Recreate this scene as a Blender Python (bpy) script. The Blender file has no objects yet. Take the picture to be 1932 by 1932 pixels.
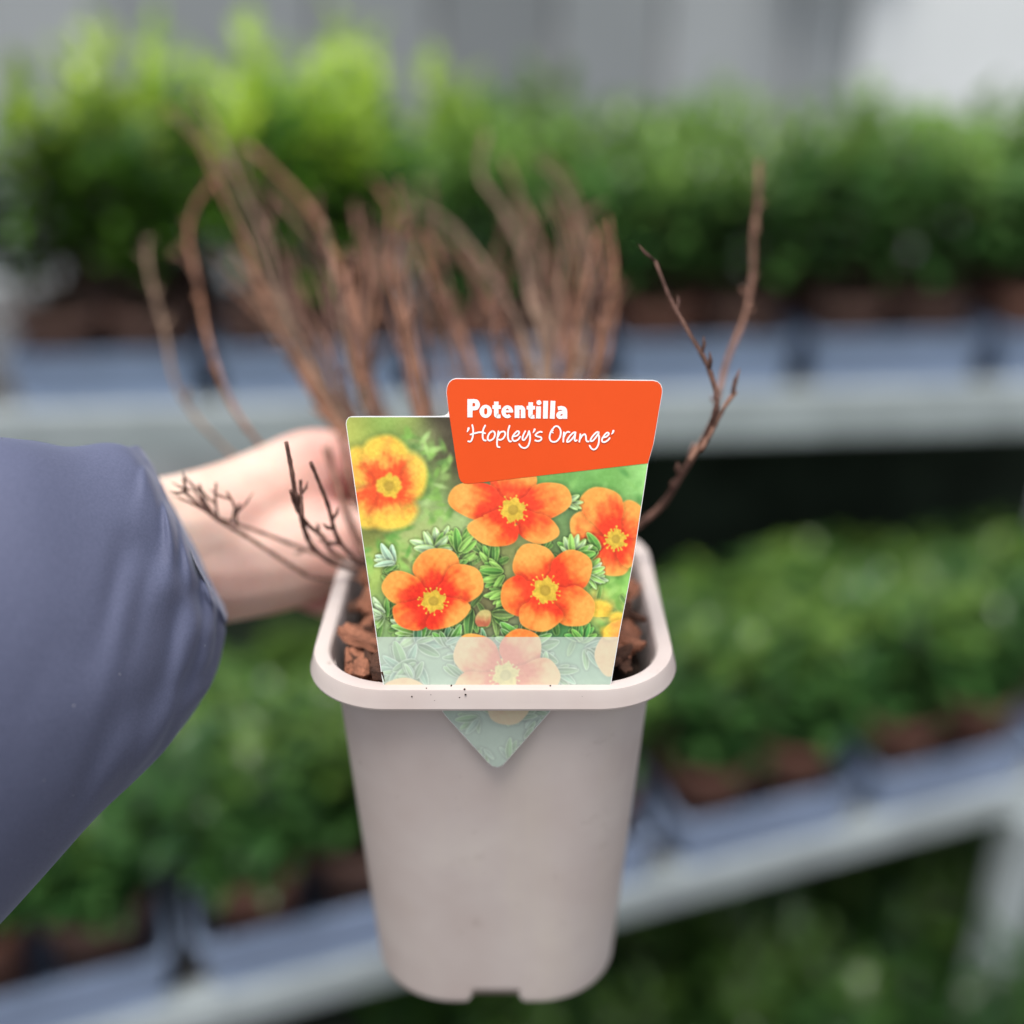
import bpy, bmesh, math, random
import numpy as np
from mathutils import Vector, Matrix
R = math.radians
rng = np.random.default_rng(7)
random.seed(7)
scene = bpy.context.scene
col = scene.collection

# ------------------------------------------------------------------ camera, sky, sun, exposure
RIM_Z = 1.15                                   # height of the pot rim above the ground
CAM = Vector((0.0057, -0.3221, RIM_Z + 0.1807))
PITCH = R(24.98)
FOC = 2115.0                                   # focal length in units of a 1932 wide picture
cam_d = bpy.data.cameras.new('camera')
cam = bpy.data.objects.new('camera', cam_d); col.objects.link(cam)
cam.location = CAM; cam.rotation_euler = (math.pi / 2 - PITCH, 0, 0)
cam_d.sensor_width = 36; cam_d.lens = 36 * FOC / 1932
cam_d.clip_start = 0.02; cam_d.clip_end = 200
cam_d.dof.use_dof = True; cam_d.dof.focus_distance = 0.3195; cam_d.dof.aperture_fstop = 2.5
scene.camera = cam

world = bpy.data.worlds.new('World'); scene.world = world; world.use_nodes = True
wn = world.node_tree; wn.nodes.clear()
sky = wn.nodes.new('ShaderNodeTexSky'); sky.sky_type = 'NISHITA'; sky.sun_disc = False
sky.sun_elevation = R(74); sky.sun_rotation = R(200); sky.dust_density = 4.0; sky.ozone_density = 1.0
hs = wn.nodes.new('ShaderNodeHueSaturation'); hs.inputs['Saturation'].default_value = 0.5   # overcast: nearly white sky
bg = wn.nodes.new('ShaderNodeBackground'); bg.inputs['Strength'].default_value = 0.115
wo = wn.nodes.new('ShaderNodeOutputWorld')
wn.links.new(sky.outputs[0], hs.inputs['Color']); wn.links.new(hs.outputs[0], bg.inputs[0]); wn.links.new(bg.outputs[0], wo.inputs[0])

sun_d = bpy.data.lights.new('sun', 'SUN'); sun = bpy.data.objects.new('sun', sun_d); col.objects.link(sun)
sun_d.energy = 1.5; sun_d.angle = R(28); sun_d.color = (1.0, 0.965, 0.92)
sd = Vector((math.sin(R(200)) * math.cos(R(74)), math.cos(R(200)) * math.cos(R(74)), math.sin(R(74))))
sun.rotation_euler = sd.to_track_quat('Z', 'Y').to_euler()
scene.view_settings.view_transform = 'Standard'; scene.view_settings.look = 'None'
scene.view_settings.gamma = 1.0; scene.view_settings.exposure = 0.66
scene.cycles.use_denoising = True

# ------------------------------------------------------------------ helpers
FW = Vector((0, math.cos(PITCH), -math.sin(PITCH))); UP = Vector((0, math.sin(PITCH), math.cos(PITCH)))
def at(u, v, d):
    """survey point: bearing (u, v) as read off the photograph, d metres ahead of the camera"""
    d = float(d)
    return CAM + d * (FW + Vector((1, 0, 0)) * ((u - 966) / FOC) + UP * ((966 - v) / FOC))
def on_z(u, v, z):
    k = FW + Vector((1, 0, 0)) * ((u - 966) / FOC) + UP * ((966 - v) / FOC)
    return CAM + k * ((z - CAM.z) / k.z)
def on_y(u, v, y):
    k = FW + Vector((1, 0, 0)) * ((u - 966) / FOC) + UP * ((966 - v) / FOC)
    return CAM + k * ((y - CAM.y) / k.y)

def mesh_obj(name, verts, faces, mat, parent=None, smooth=True, mesh=None):
    me = mesh or bpy.data.meshes.new(name)
    if mesh is None:
        me.from_pydata([tuple(v) for v in verts], [], [tuple(f) for f in faces]); me.validate()
        if smooth: me.polygons.foreach_set('use_smooth', [True] * len(me.polygons))
        me.materials.append(mat)
    o = bpy.data.objects.new(name, me); col.objects.link(o)
    if parent is not None: o.parent = parent
    return o
def empty(name, loc=(0, 0, 0), rz=0.0):
    o = bpy.data.objects.new(name, None); col.objects.link(o); o.location = loc; o.rotation_euler = (0, 0, rz)
    o.empty_display_size = 0.02
    return o
def tag(o, label=None, cat=None, group=None, kind=None):
    for k, v in (('label', label), ('category', cat), ('group', group), ('kind', kind)):
        if v: o[k] = v
    return o
def keep(o, parent):
    """parent without moving"""
    o.parent = parent; o.matrix_parent_inverse = Matrix.Translation(-parent.location) if parent.type == 'EMPTY' else Matrix.Identity(4); return o

def loft(rings, close_start=False, close_end=False):
    n = len(rings[0]); V = [p for r in rings for p in r]; F = []
    for i in range(len(rings) - 1):
        for j in range(n):
            k = (j + 1) % n
            F.append((i * n + j, i * n + k, (i + 1) * n + k, (i + 1) * n + j))
    if close_start: F.append(tuple(range(n - 1, -1, -1)))
    if close_end: F.append(tuple((len(rings) - 1) * n + j for j in range(n)))
    return V, F
def catmull(P, per=6):
    P = [np.array(p, float) for p in P]
    if len(P) < 3: return [P[0] + (P[1] - P[0]) * t for t in np.linspace(0, 1, 3)]
    Q = [2 * P[0] - P[1]] + P + [2 * P[-1] - P[-2]]; out = []
    for i in range(1, len(Q) - 2):
        p0, p1, p2, p3 = Q[i - 1:i + 3]
        for t in np.arange(per) / per:
            out.append(.5 * (2 * p1 + (p2 - p0) * t + (2 * p0 - 5 * p1 + 4 * p2 - p3) * t * t + (3 * p1 - p0 - 3 * p2 + p3) * t ** 3))
    out.append(P[-1]); return out
def tube(path, radii, n=8, jitter=0.0):
    """tapered tube through points"""
    path = [Vector(p) for p in path]; rings = []
    up = Vector((0.3, 0.8, 0.5)).normalized()
    for i, p in enumerate(path):
        t = (path[min(i + 1, len(path) - 1)] - path[max(i - 1, 0)]).normalized()
        a = t.cross(up).normalized(); b = t.cross(a)
        r = radii[i] * (1 + jitter * random.uniform(-1, 1))
        rings.append([p + (a * math.cos(2 * math.pi * j / n) + b * math.sin(2 * math.pi * j / n)) * r * (1 + jitter * .6 * random.uniform(-1, 1)) for j in range(n)])
    return loft(rings, True, True)
def join(parts):
    V, F = [], []
    for v, f in parts:
        o = len(V); V += list(v); F += [tuple(i + o for i in q) for q in f]
    return V, F
def box(x0, x1, y0, y1, z0, z1):
    V = [(x, y, z) for z in (z0, z1) for y in (y0, y1) for x in (x0, x1)]
    F = [(0, 2, 3, 1), (4, 5, 7, 6), (0, 1, 5, 4), (2, 6, 7, 3), (0, 4, 6, 2), (1, 3, 7, 5)]
    return V, F
def bevel(o, w, seg=2):
    m = o.modifiers.new('bevel', 'BEVEL'); m.width = w; m.segments = seg; m.limit_method = 'ANGLE'; return o

# ------------------------------------------------------------------ materials
class Mat:
    def __init__(s, name, color=(.5, .5, .5), rough=.6, spec=.5):
        s.m = bpy.data.materials.new(name); s.m.use_nodes = True; s.t = s.m.node_tree; s.b = s.t.nodes['Principled BSDF']
        s.b.inputs['Base Color'].default_value = (*color, 1); s.b.inputs['Roughness'].default_value = rough
        s.b.inputs['Specular IOR Level'].default_value = spec
    def n(s, typ, **kw):
        x = s.t.nodes.new(typ)
        for k, v in kw.items():
            if k in x.inputs: x.inputs[k].default_value = v
            else: setattr(x, k, v)
        return x
    def l(s, a, b): s.t.links.new(a, b)
    def coord(s, kind='Object'): return s.n('ShaderNodeTexCoord').outputs[kind]
    def noise(s, scale, detail=4, rough=.55, coord=None):
        x = s.n('ShaderNodeTexNoise'); x.inputs['Scale'].default_value = scale; x.inputs['Detail'].default_value = detail; x.inputs['Roughness'].default_value = rough
        s.l(coord or s.coord(), x.inputs['Vector']); return x.outputs['Fac']
    def ramp(s, fac, stops):
        x = s.n('ShaderNodeValToRGB'); e = x.color_ramp.elements
        while len(e) > 1: e.remove(e[-1])
        e[0].position = stops[0][0]; e[0].color = (*stops[0][1], 1)
        for p, c in stops[1:]:
            q = e.new(p); q.color = (*c, 1)
        s.l(fac, x.inputs[0]); return x.outputs[0]
    def mix(s, fac, a, b, blend='MIX'):
        x = s.n('ShaderNodeMix', data_type='RGBA', blend_type=blend)
        for sock, val in ((x.inputs['Factor'], fac), (x.inputs['A'], a), (x.inputs['B'], b)):
            pass
        ins = [i for i in x.inputs if i.enabled]
        for sock, val in zip(ins, (fac, a, b)):
            if isinstance(val, bpy.types.NodeSocket): s.l(val, sock)
            elif isinstance(val, tuple): sock.default_value = (*val, 1)
            else: sock.default_value = val
        return [o for o in x.outputs if o.enabled][0]
    def base(s, c): s.l(c, s.b.inputs['Base Color'])
    def bump(s, h, strength=.3, dist=.001):
        x = s.n('ShaderNodeBump'); x.inputs['Strength'].default_value = strength; x.inputs['Distance'].default_value = dist
        s.l(h, x.inputs['Height']); s.l(x.outputs[0], s.b.inputs['Normal'])

def m_pot():
    m = Mat('taupe_plastic', rough=.55, spec=.35)
    big = m.noise(28, 3); fine = m.noise(400, 2)
    c = m.ramp(big, [(.3, (.575, .485, .445)), (.55, (.62, .54, .50)), (.75, (.67, .595, .545))])
    sm = m.noise(60, 5, .7)
    c = m.mix(m.ramp(sm, [(.62, (0, 0, 0)), (.8, (.35, .35, .35))]), c, (.27, .2, .15))
    st = m.n('ShaderNodeMapping'); st.inputs['Scale'].default_value = (60, 60, 9); m.l(m.coord(), st.inputs['Vector'])
    dr = m.noise(1, 5, .65, st.outputs[0])
    c = m.mix(m.ramp(dr, [(.5, (0, 0, 0)), (.72, (.45, .45, .45))]), c, (.66, .58, .50))
    c = m.mix(m.ramp(m.noise(95, 6, .75), [(.63, (0, 0, 0)), (.74, (.5, .5, .5))]), c, (.30, .22, .17))
    m.base(c); m.bump(fine, .06, .0004); return m.m
def m_simple(name, c, rough=.6, spec=.5, var=.15, scale=30, bump=0):
    m = Mat(name, rough=rough, spec=spec); f = m.noise(scale, 5, .65)
    m.base(m.ramp(f, [(.3, tuple(x * (1 - var) for x in c)), (.7, tuple(min(1, x * (1 + var)) for x in c))]))
    if bump: m.bump(f, .5, bump)
    return m.m
def m_attr(name, attr='print', rough=.45, spec=.4, gain=1.0):
    m = Mat(name, rough=rough, spec=spec); a = m.n('ShaderNodeAttribute', attribute_name=attr)
    m.base(a.outputs['Color']); return m.m
def m_bark(name, dark, light, k=1.0):
    m = Mat(name, rough=.8, spec=.2); f = m.noise(260 * k, 6, .7); g = m.noise(60 * k, 3)
    c = m.ramp(f, [(.3, dark), (.52, light), (.72, tuple(min(1, x * 1.5) for x in light))])
    c = m.mix(m.ramp(g, [(.45, (0, 0, 0)), (.65, (.6, .6, .6))]), c, dark)
    m.base(c); m.bump(f, .7, .0006); return m.m
def m_leaf(name, a, b, young):
    m = Mat(name, rough=.25, spec=.7)
    t = m.n('ShaderNodeAttribute', attribute_name='young').outputs['Fac']
    oi = m.n('ShaderNodeObjectInfo').outputs['Random']
    f = m.noise(25, 3)
    c = m.ramp(f, [(.35, a), (.65, b)])
    c = m.mix(t, c, young)
    hv = m.n('ShaderNodeHueSaturation'); m.l(c, hv.inputs['Color'])
    mr = m.n('ShaderNodeMapRange'); mr.inputs['To Min'].default_value = .7; mr.inputs['To Max'].default_value = 1.3
    m.l(oi, mr.inputs['Value']); m.l(mr.outputs[0], hv.inputs['Value'])
    m.base(hv.outputs[0])
    tr = m.n('ShaderNodeBsdfTranslucent'); m.l(hv.outputs[0], tr.inputs['Color'])
    mx = m.n('ShaderNodeMixShader'); mx.inputs[0].default_value = .34
    m.l(m.b.outputs[0], mx.inputs[1]); m.l(tr.outputs[0], mx.inputs[2])
    m.l(mx.outputs[0], m.t.nodes['Material Output'].inputs['Surface']); return m.m
def m_skin():
    m = Mat('skin', rough=.5, spec=.35)
    f = m.noise(38, 4, .6); g = m.noise(240, 4, .6)
    c = m.ramp(f, [(.3, (.82, .50, .39)), (.5, (.89, .65, .52)), (.7, (.91, .73, .60))])
    fl = m.n('ShaderNodeAttribute', attribute_name='flush_and_shade').outputs['Fac']
    c = m.mix(fl, c, (.66, .23, .21)); m.base(c)
    m.b.inputs['Subsurface Weight'].default_value = .25; m.b.inputs['Subsurface Radius'].default_value = (.006, .002, .001); m.b.inputs['Subsurface Scale'].default_value = 1.0
    m.bump(m.noise(110, 5, .65), .25, .0018); return m.m
def m_fabric():
    m = Mat('slate_fabric', rough=.68, spec=.3)
    f = m.noise(22, 4, .6); fine = m.noise(1500, 2, .5)
    c = m.ramp(f, [(.3, (.090, .104, .172)), (.7, (.108, .124, .202))])
    c = m.mix(.25, c, m.ramp(fine, [(.3, (.085, .09, .145)), (.7, (.18, .185, .28))]))
    sp = m.noise(700, 1, .4)
    c = m.mix(m.ramp(sp, [(.825, (0, 0, 0)), (.835, (.7, .7, .7))]), c, (.6, .6, .62))
    m.base(c); m.b.inputs['Sheen Weight'].default_value = .30; m.b.inputs['Sheen Roughness'].default_value = .4; m.b.inputs['Sheen Tint'].default_value = (.75, .82, 1, 1)
    m.bump(m.noise(120, 4, .6), .18, .0012); return m.m
M = dict(
    pot=m_pot(), card=m_simple('white_card', (.82, .82, .8), .4, .4, .02), printed=m_attr('printed_photo'),
    orange=m_simple('orange_print', (.73, .076, .008), .45, .2, .02, 60), ink=m_simple('white_ink', (.88, .86, .84), .5, .3, .01),
    soil=m_simple('potting_soil', (.030, .020, .015), .95, .1, .5, 220, .002), chip=m_bark('bark_chip_brown', (.10, .042, .026), (.40, .17, .10), .012),
    chip2=m_bark('bark_chip_dark', (.025, .016, .012), (.13, .062, .04), .012),
    twig2=m_bark('grey_twig_bark', (.06, .04, .03), (.27, .18, .125)), twig3=m_bark('orange_twig_bark', (.07, .032, .020), (.34, .17, .105)),
    twig=m_bark('twig_bark', (.045, .022, .016), (.25, .135, .095)), twigd=m_bark('young_twig_bark', (.045, .025, .02), (.20, .11, .085)),
    skin=m_skin(), fabric=m_fabric(),
    rail=m_simple('galvanised_steel', (.40, .45, .455), .5, .5, .2, 14), deck=m_simple('bench_deck_mesh', (.10, .10, .10), .8, .3, .3, 20),
    tray=m_simple('blue_grey_plastic', (.29, .37, .53), .35, .5, .15, 18), terra=m_simple('terracotta_plastic', (.30, .14, .095), .6, .4, .2, 25),
    brownpot=m_simple('brown_plastic', (.19, .105, .080), .6, .4, .2, 25),
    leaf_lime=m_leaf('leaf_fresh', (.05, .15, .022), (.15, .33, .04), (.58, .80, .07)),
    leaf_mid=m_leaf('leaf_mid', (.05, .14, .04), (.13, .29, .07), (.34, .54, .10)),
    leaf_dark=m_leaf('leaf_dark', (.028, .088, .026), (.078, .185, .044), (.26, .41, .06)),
    wood=m_simple('shrub_wood', (.07, .05, .035), .9, .2, .3, 60),
    ground=m_simple('concrete_ground', (.12, .11, .10), .9, .2, .35, 6),
    grey1=m_simple('grey_sheet', (.31, .335, .34), .6, .3, .08, 3), grey2=m_simple('pale_grey_sheet', (.41, .44, .445), .6, .3, .08, 3),
    grey3=m_simple('dark_grey_sheet', (.24, .26, .265), .6, .3, .08, 3), white=m_simple('white_board', (.86, .90, .89), .5, .4, .04, 4),
    post=m_simple('pale_post', (.70, .74, .72), .5, .4, .08, 10), black=m_simple('dark_shade_and_ledge', (.022, .032, .020), .9, .1, .6, 9),  # black: dark tone of the added shade sheet and the wall ledge
)

# ------------------------------------------------------------------ setting: ground and wall
g = mesh_obj('ground', [(-30, -20, 0), (30, -20, 0), (30, 40, 0), (-30, 40, 0)], [(0, 1, 2, 3)], M['ground'], smooth=False)
tag(g, kind='structure')

WALL_Y = 2.35
wall = empty('sheeted_wall', (0, WALL_Y, 0))
tag(wall, 'grey wall of tall vertical sheets with a white board, behind the plants', 'wall')
edges = [-1.75, -1.30, -.86, -.42, -.16, .10, .34, .62, .90, 1.25, 1.75]
tone = ['grey1', 'grey2', 'grey1', 'grey1', 'grey3', 'grey1', 'grey2', 'grey2', 'grey1', 'grey2']
for i, t in enumerate(tone):
    o = mesh_obj('wall_sheet', *box(edges[i] + .006, edges[i + 1] - .006, -.012 + .006 * (i % 2), .03, 0.02, 2.3), M[t], wall, False); bevel(o, .004)
o = mesh_obj('white_board', *box(.76, 1.6, -.045, -.02, .75, 1.405), M['white'], wall, False); bevel(o, .006)
o = mesh_obj('dark_ledge', *box(.55, .84, -.10, -.05, 1.41, 1.5), M['black'], wall, False); bevel(o, .01)

# ------------------------------------------------------------------ benches
def bench(name, A, B, depth, legs, label, rail_h):
    """A, B: rail top ends (left, right), world; the deck runs back from the rail"""
    d = (B - A); L = d.length; yaw = math.atan2(d.y, d.x)
    root = empty(name, (A.x, A.y, 0), yaw); z = A.z
    tag(root, label, 'bench')
    o = mesh_obj('front_rail', *box(0, L, .012, .036, z - rail_h, z), M['rail'], root, False); bevel(o, .004, 3)
    o = mesh_obj('back_rail', *box(0, L, depth - .03, depth, z - rail_h, z - .003), M['rail'], root, False); bevel(o, .004)
    mesh_obj('deck', *box(.003, L - .003, .038, depth - .032, z - .018, z - .006), M['deck'], root, False)
    for lx in legs:
        for ly in (.0, depth - .034):
            o = mesh_obj('leg', *box(lx - .022, lx + .022, ly, ly + .03, .0, z - rail_h - .002), M['rail'], root, False); bevel(o, .003)
    return root, L
UZ, LZ = CAM.z - .38, CAM.z - .72
uA, uB = on_z(100, 785, UZ), on_z(1900, 735, UZ); ud = (uB - uA).normalized()
lA, lB = on_z(714, 1827, LZ), on_z(1906, 1505, LZ); ld = (lB - lA).normalized()
U0 = uA - ud * .30; U1 = uB + ud * .35
L0 = lA - ld * .55; L1 = lB + ld * .45
upper, ULEN = bench('display_bench', U0, U1, .62, (.15, .80, 1.60), 'upper plant bench with pale steel rail, across the middle of the picture', .055)
legpt = on_z(1925, 1640, LZ - .05)
lower, LLEN = bench('display_bench', L0, L1, .46, (.3, (legpt - L0).dot(ld) + .06), 'lower plant bench whose steel rail climbs to the right behind the pot', .037)
o = mesh_obj('under_bench_shade', *box(.0, LLEN, .462, .468, LZ - .60, LZ + .24), M['black'], lower, False)  # dark sheet added to stand in for the shade under the upper bench
o = mesh_obj('upright_post', *box(.125, .165, .055, .085, UZ - .005, UZ + .75), M['post'], upper, False); bevel(o, .004)

# ------------------------------------------------------------------ potted shrubs and trays
def leaf_mesh(name, H, rad, n_shoot, lime, leaf_len, seed, mat):
    r = np.random.default_rng(seed); V, F, Y = [], [], []
    SV, SF = [], []
    for s in range(n_shoot):
        a = r.uniform(0, 2 * np.pi); rr = rad * math.sqrt(r.uniform(0, 1))
        top = np.array([rr * math.cos(a), rr * math.sin(a), H * r.uniform(.72, 1.05) * (1 - .25 * (rr / rad) ** 2)])
        basep = np.array([.25 * top[0], .25 * top[1], 0.0])
        mid = basep * .5 + top * .5 + np.array([.22 * top[0], .22 * top[1], 0])
        path = catmull([basep, mid, top], 8)
        v, f = tube(path, np.linspace(.0022, .0009, len(path)), 5); o = len(SV); SV += v; SF += [tuple(i + o for i in q) for q in f]
        nl = r.integers(12, 17)
        for k in range(nl):
            t = .32 + .68 * (k / (nl - 1)) ** .85
            p = path[int(t * (len(path) - 1))]
            ang = k * 2.4 + r.uniform(-.4, .4); el = np.interp(t, [.2, .9, 1], [.0, .55, 1.1]) + r.uniform(-.25, .25)
            dirv = np.array([math.cos(ang) * math.cos(el), math.sin(ang) * math.cos(el), math.sin(el)])
            side = np.cross(dirv, [0, 0, 1]); side /= np.linalg.norm(side) + 1e-9
            nrm = np.cross(side, dirv)
            Ln = leaf_len * r.uniform(.7, 1.2) * (1 - .25 * (t > .93)); W = Ln * r.uniform(.20, .27)
            o = len(V)
            for q, (w, lift) in enumerate([(0.0, 0), (.8, .02), (1, .05), (.7, .05), (0, -.02)]):
                c = p + dirv * Ln * [0, .25, .5, .78, 1][q] + nrm * lift * Ln * .6 - np.array([0, 0, 1]) * Ln * .18 * [0, .05, .2, .5, 1][q]
                V += [c - side * w * W + nrm * w * W * .35, c, c + side * w * W + nrm * w * W * .35]
            for q in range(4):
                i = o + 3 * q; F += [(i, i + 1, i + 4, i + 3), (i + 1, i + 2, i + 5, i + 4)]
            y = np.clip((t - .60) / .34, 0, 1) * lime * r.uniform(.4, 1) * (top[2] / H > .8)
            Y += [y] * 15
    me = bpy.data.meshes.new(name); me.from_pydata([tuple(v) for v in V], [], F); me.materials.append(mat)
    me.polygons.foreach_set('use_smooth', [True] * len(me.polygons))
    at_ = me.attributes.new('young', 'FLOAT', 'POINT'); at_.data.foreach_set('value', np.array(Y, dtype=np.float32))
    ms = bpy.data.meshes.new('stems'); ms.from_pydata([tuple(v) for v in SV], [], SF); ms.materials.append(M['wood'])
    return me, ms
def lathe(prof, n=28):
    return loft([[(r * math.cos(2 * math.pi * j / n), r * math.sin(2 * math.pi * j / n), z) for j in range(n)] for r, z in prof], True, True)
def new_mesh(name, vf, mat, smooth=True):
    me = bpy.data.meshes.new(name); me.from_pydata([tuple(v) for v in vf[0]], [], [tuple(f) for f in vf[1]]); me.materials.append(mat)
    if smooth: me.polygons.foreach_set('use_smooth', [True] * len(me.polygons))
    return me
PH = .082
pot_prof = [(.0, 0), (.030, 0), (.031, .001), (.0405, PH - .016), (.0435, PH - .015), (.0445, PH - .002), (.0440, PH), (.0415, PH), (.0405, PH - .004), (.039, PH - .02), (.0, PH - .021)]
pot_me = {k: new_mesh('pot', lathe(pot_prof[1:-1]), M[k]) for k in ('terra', 'brownpot')}
soil_me = new_mesh('soil', lathe([(.0395, PH - .014), (.03, PH - .010), (.01, PH - .008)], 20), M['soil'])
for k in pot_me: pot_me[k].name = 'pot'
kinds = {
    'fresh': [leaf_mesh('foliage', .228, .066, 13, 1.0, .046, 10 + i, M['leaf_lime']) for i in range(5)],
    'mid': [leaf_mesh('foliage', .185, .074, 15, .8, .042, 30 + i, M['leaf_mid']) for i in range(4)],
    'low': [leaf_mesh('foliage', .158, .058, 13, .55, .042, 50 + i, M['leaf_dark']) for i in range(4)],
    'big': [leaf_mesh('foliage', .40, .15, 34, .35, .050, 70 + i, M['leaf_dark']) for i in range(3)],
}
ORD = ['first', 'second', 'third', 'fourth', 'fifth', 'sixth', 'seventh', 'eighth', 'ninth', 'tenth', 'eleventh', 'twelfth', 'thirteenth', 'fourteenth', 'fifteenth', 'sixteenth']
def shrub(loc, kind, potkind, label, group, sc=1.0):
    root = empty('potted_shrub', loc, random.uniform(0, 6.28)); tag(root, label, 'shrub', group)
    fm, sm = random.choice(kinds[kind])
    mesh_obj('pot', 0, 0, 0, root, mesh=pot_me[potkind]); mesh_obj('soil', 0, 0, 0, root, mesh=soil_me)
    zs = sc * random.uniform(.93, 1.07)
    f = mesh_obj('foliage', 0, 0, 0, root, mesh=fm); f.location.z = PH - .016; f.scale = (1, 1, zs); f['kind'] = 'stuff'
    s = mesh_obj('stems', 0, 0, 0, root, mesh=sm); s.location.z = PH - .016; s.scale = (1, 1, zs)
    return root
def rrect(w, d, r, z, n=6):
    P = []
    for k, (sx, sy) in enumerate([(1, -1), (1, 1), (-1, 1), (-1, -1)]):
        for i in range(n):
            a = -math.pi / 2 + k * math.pi / 2 + i / (n - 1) * math.pi / 2
            P.append((sx * (w / 2 - r) + r * math.cos(a), sy * (d / 2 - r) + r * math.sin(a), z))
    return P
TW = .188
def tray_mesh(depth, TH):
    rings = [rrect(TW - .016, depth - .016, .012, .0), rrect(TW - .002, depth - .002, .014, TH - .006), rrect(TW + .004, depth + .004, .016, TH - .005), rrect(TW + .004, depth + .004, .016, TH),
             rrect(TW - .006, depth - .006, .012, TH), rrect(TW - .020, depth - .020, .010, .003)]
    V, F = loft(rings, True, True); return new_mesh('plant_tray', (V, F), M['tray'], False)
def fill(A, d, s_list, rows, z, inset, kinds_of, shelf, group, sc_of, potpick, th, stand):
    """trays of pots along a bench; s_list: tray centres along the rail"""
    nrm = Vector((-d.y, d.x, 0)); yaw = math.atan2(d.y, d.x)
    depth = rows * .096 + .008; tm = tray_mesh(depth, th); col_i = 0
    for ti, s in enumerate(s_list):
        c = A + d * s + nrm * (inset + depth / 2)
        o = mesh_obj('plant_tray', 0, 0, 0, None, mesh=tm); o.location = (c.x, c.y, z); o.rotation_euler.z = yaw + random.uniform(-.012, .012)
        tag(o, f'blue-grey plastic plant tray on the {shelf} bench, {ORD[ti]} from the left', 'tray', f'trays along the {shelf} bench')
        for k in (-1, 1):
            for r in range(rows):
                p = A + d * (s + k * .0455 + random.uniform(-.002, .002)) + nrm * (inset + .053 + r * .096)
                rowname = ['front row', 'second row', 'third row', 'back row'][r]
                shrub((p.x, p.y, z + stand), kinds_of(col_i, r), potpick(), f'leafy green potted shrub, {rowname} of the {shelf} bench, {ORD[col_i]} from the left', group, sc_of(col_i, r))
            col_i += 1
pp = lambda: random.choice(['brownpot', 'brownpot', 'terra'])
s0 = (on_z(20, 790, UZ) - U0).dot(ud)
fill(U0, ud, [s0 + .085 + i * .204 for i in range(6)], 3, UZ - .004, .02,
     lambda c, r: 'fresh' if c < 4 + (r > 0) else 'mid', 'upper', 'shrubs on the upper bench', lambda c, r: random.uniform(.94, 1.06) * (1.11 - .014 * c + .06 * (r > 0)), pp, .060, .010)
sg = (on_z(365, 1925, LZ) - L0).dot(ld)
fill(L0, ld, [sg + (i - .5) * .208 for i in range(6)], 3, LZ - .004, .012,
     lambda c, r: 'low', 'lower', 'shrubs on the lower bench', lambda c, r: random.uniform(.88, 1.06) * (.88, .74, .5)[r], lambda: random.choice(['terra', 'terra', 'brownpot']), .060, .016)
# larger shrubs standing on the ground under the lower rail
big_pot = new_mesh('pot', lathe([(r * 2.6, z * 2.4) for r, z in pot_prof[1:-1]]), M['brownpot'])
for i, (u, v) in enumerate([(930, 1960), (1290, 1880), (1560, 1840), (1800, 1760), (1950, 1700)]):
    c = on_z(u, v, .46); root = empty('ground_shrub', (c.x, c.y + .12, 0), i * 1.3)
    tag(root, ['dark shrub on the ground directly below the pot', 'dark leafy shrub on the ground below the rail, just right of the pot', 'mid green shrub on the ground under the lower rail, between two others',
               'leafy shrub on the ground below the rail, left of the steel leg', 'leafy shrub on the ground at the right edge beside the steel leg'][i], 'shrub', 'shrubs standing on the ground')
    mesh_obj('pot', 0, 0, 0, root, mesh=big_pot)
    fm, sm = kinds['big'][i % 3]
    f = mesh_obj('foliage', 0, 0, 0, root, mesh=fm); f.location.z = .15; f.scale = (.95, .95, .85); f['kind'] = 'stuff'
    s = mesh_obj('stems', 0, 0, 0, root, mesh=sm); s.location.z = .15; s.scale = (.95, .95, .85)

# ------------------------------------------------------------------ the held plant pot
W, H = .110, .137
def rsq(w, r, z, n=40, m=24):
    """rounded square, n points per side and m per corner"""
    P = []; h = w / 2 - r
    for k in range(4):
        rot = Matrix.Rotation(k * math.pi / 2, 3, 'Z')
        for i in range(n):
            P.append(rot @ Vector((-h + 2 * h * i / n, -w / 2, z)))
        for i in range(m):
            a = -math.pi / 2 + i / m * math.pi / 2
            P.append(rot @ Vector((h + r * math.cos(a), -h + r * math.sin(a), z)))
    return P
pot = empty('plant_pot', (0, 0, RIM_Z - H))
tag(pot, 'square taupe plastic plant pot held up in the foreground, printed label in its rim', 'pot')
def zz(z): return z + H
WB, WT = .0848, .0984
def body_w(z): return WB + (WT - WB) * (z + H) / (H - .008)
rings = []
notch = .0098
for w, r, z in [(WB - .0030, .0275, -H + .0085), (WB - .0034, .0277, -H + .0002)]:
    rings.append((rsq(w, r, zz(z)), z))
for z in [-H, -H + .001, -H + .003, -H + .0045, -H + .0046, -H + .008, -H + .02, -.11, -.09, -.07, -.05, -.03, -.015, -.0060]:
    w = body_w(z) - (.0012 if z <= -H else 0); rings.append((rsq(w, .0275 - .003 * (z + H) / H, zz(z)), z))
out = []
for P, z in rings:
    Q = []
    for p in P:
        lim = .0048
        for a, b in ((p.x, p.y), (p.y, p.x)):
            if abs(a) < notch and abs(b) > WB * .35 and z < -H + .0046:
                p = p.copy(); p.z = max(p.z, lim * min(1, (notch - abs(a)) / .0022))
        Q.append(p)
    out.append(Q)
V, F = loft(out, False, False)
o = mesh_obj('pot_body', V, F, M['pot'], pot)
Vb = rsq(WB - .003, .0275, .0083); bo = mesh_obj('pot_base', Vb, [tuple(range(len(Vb)))], M['pot'], pot, False)
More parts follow.
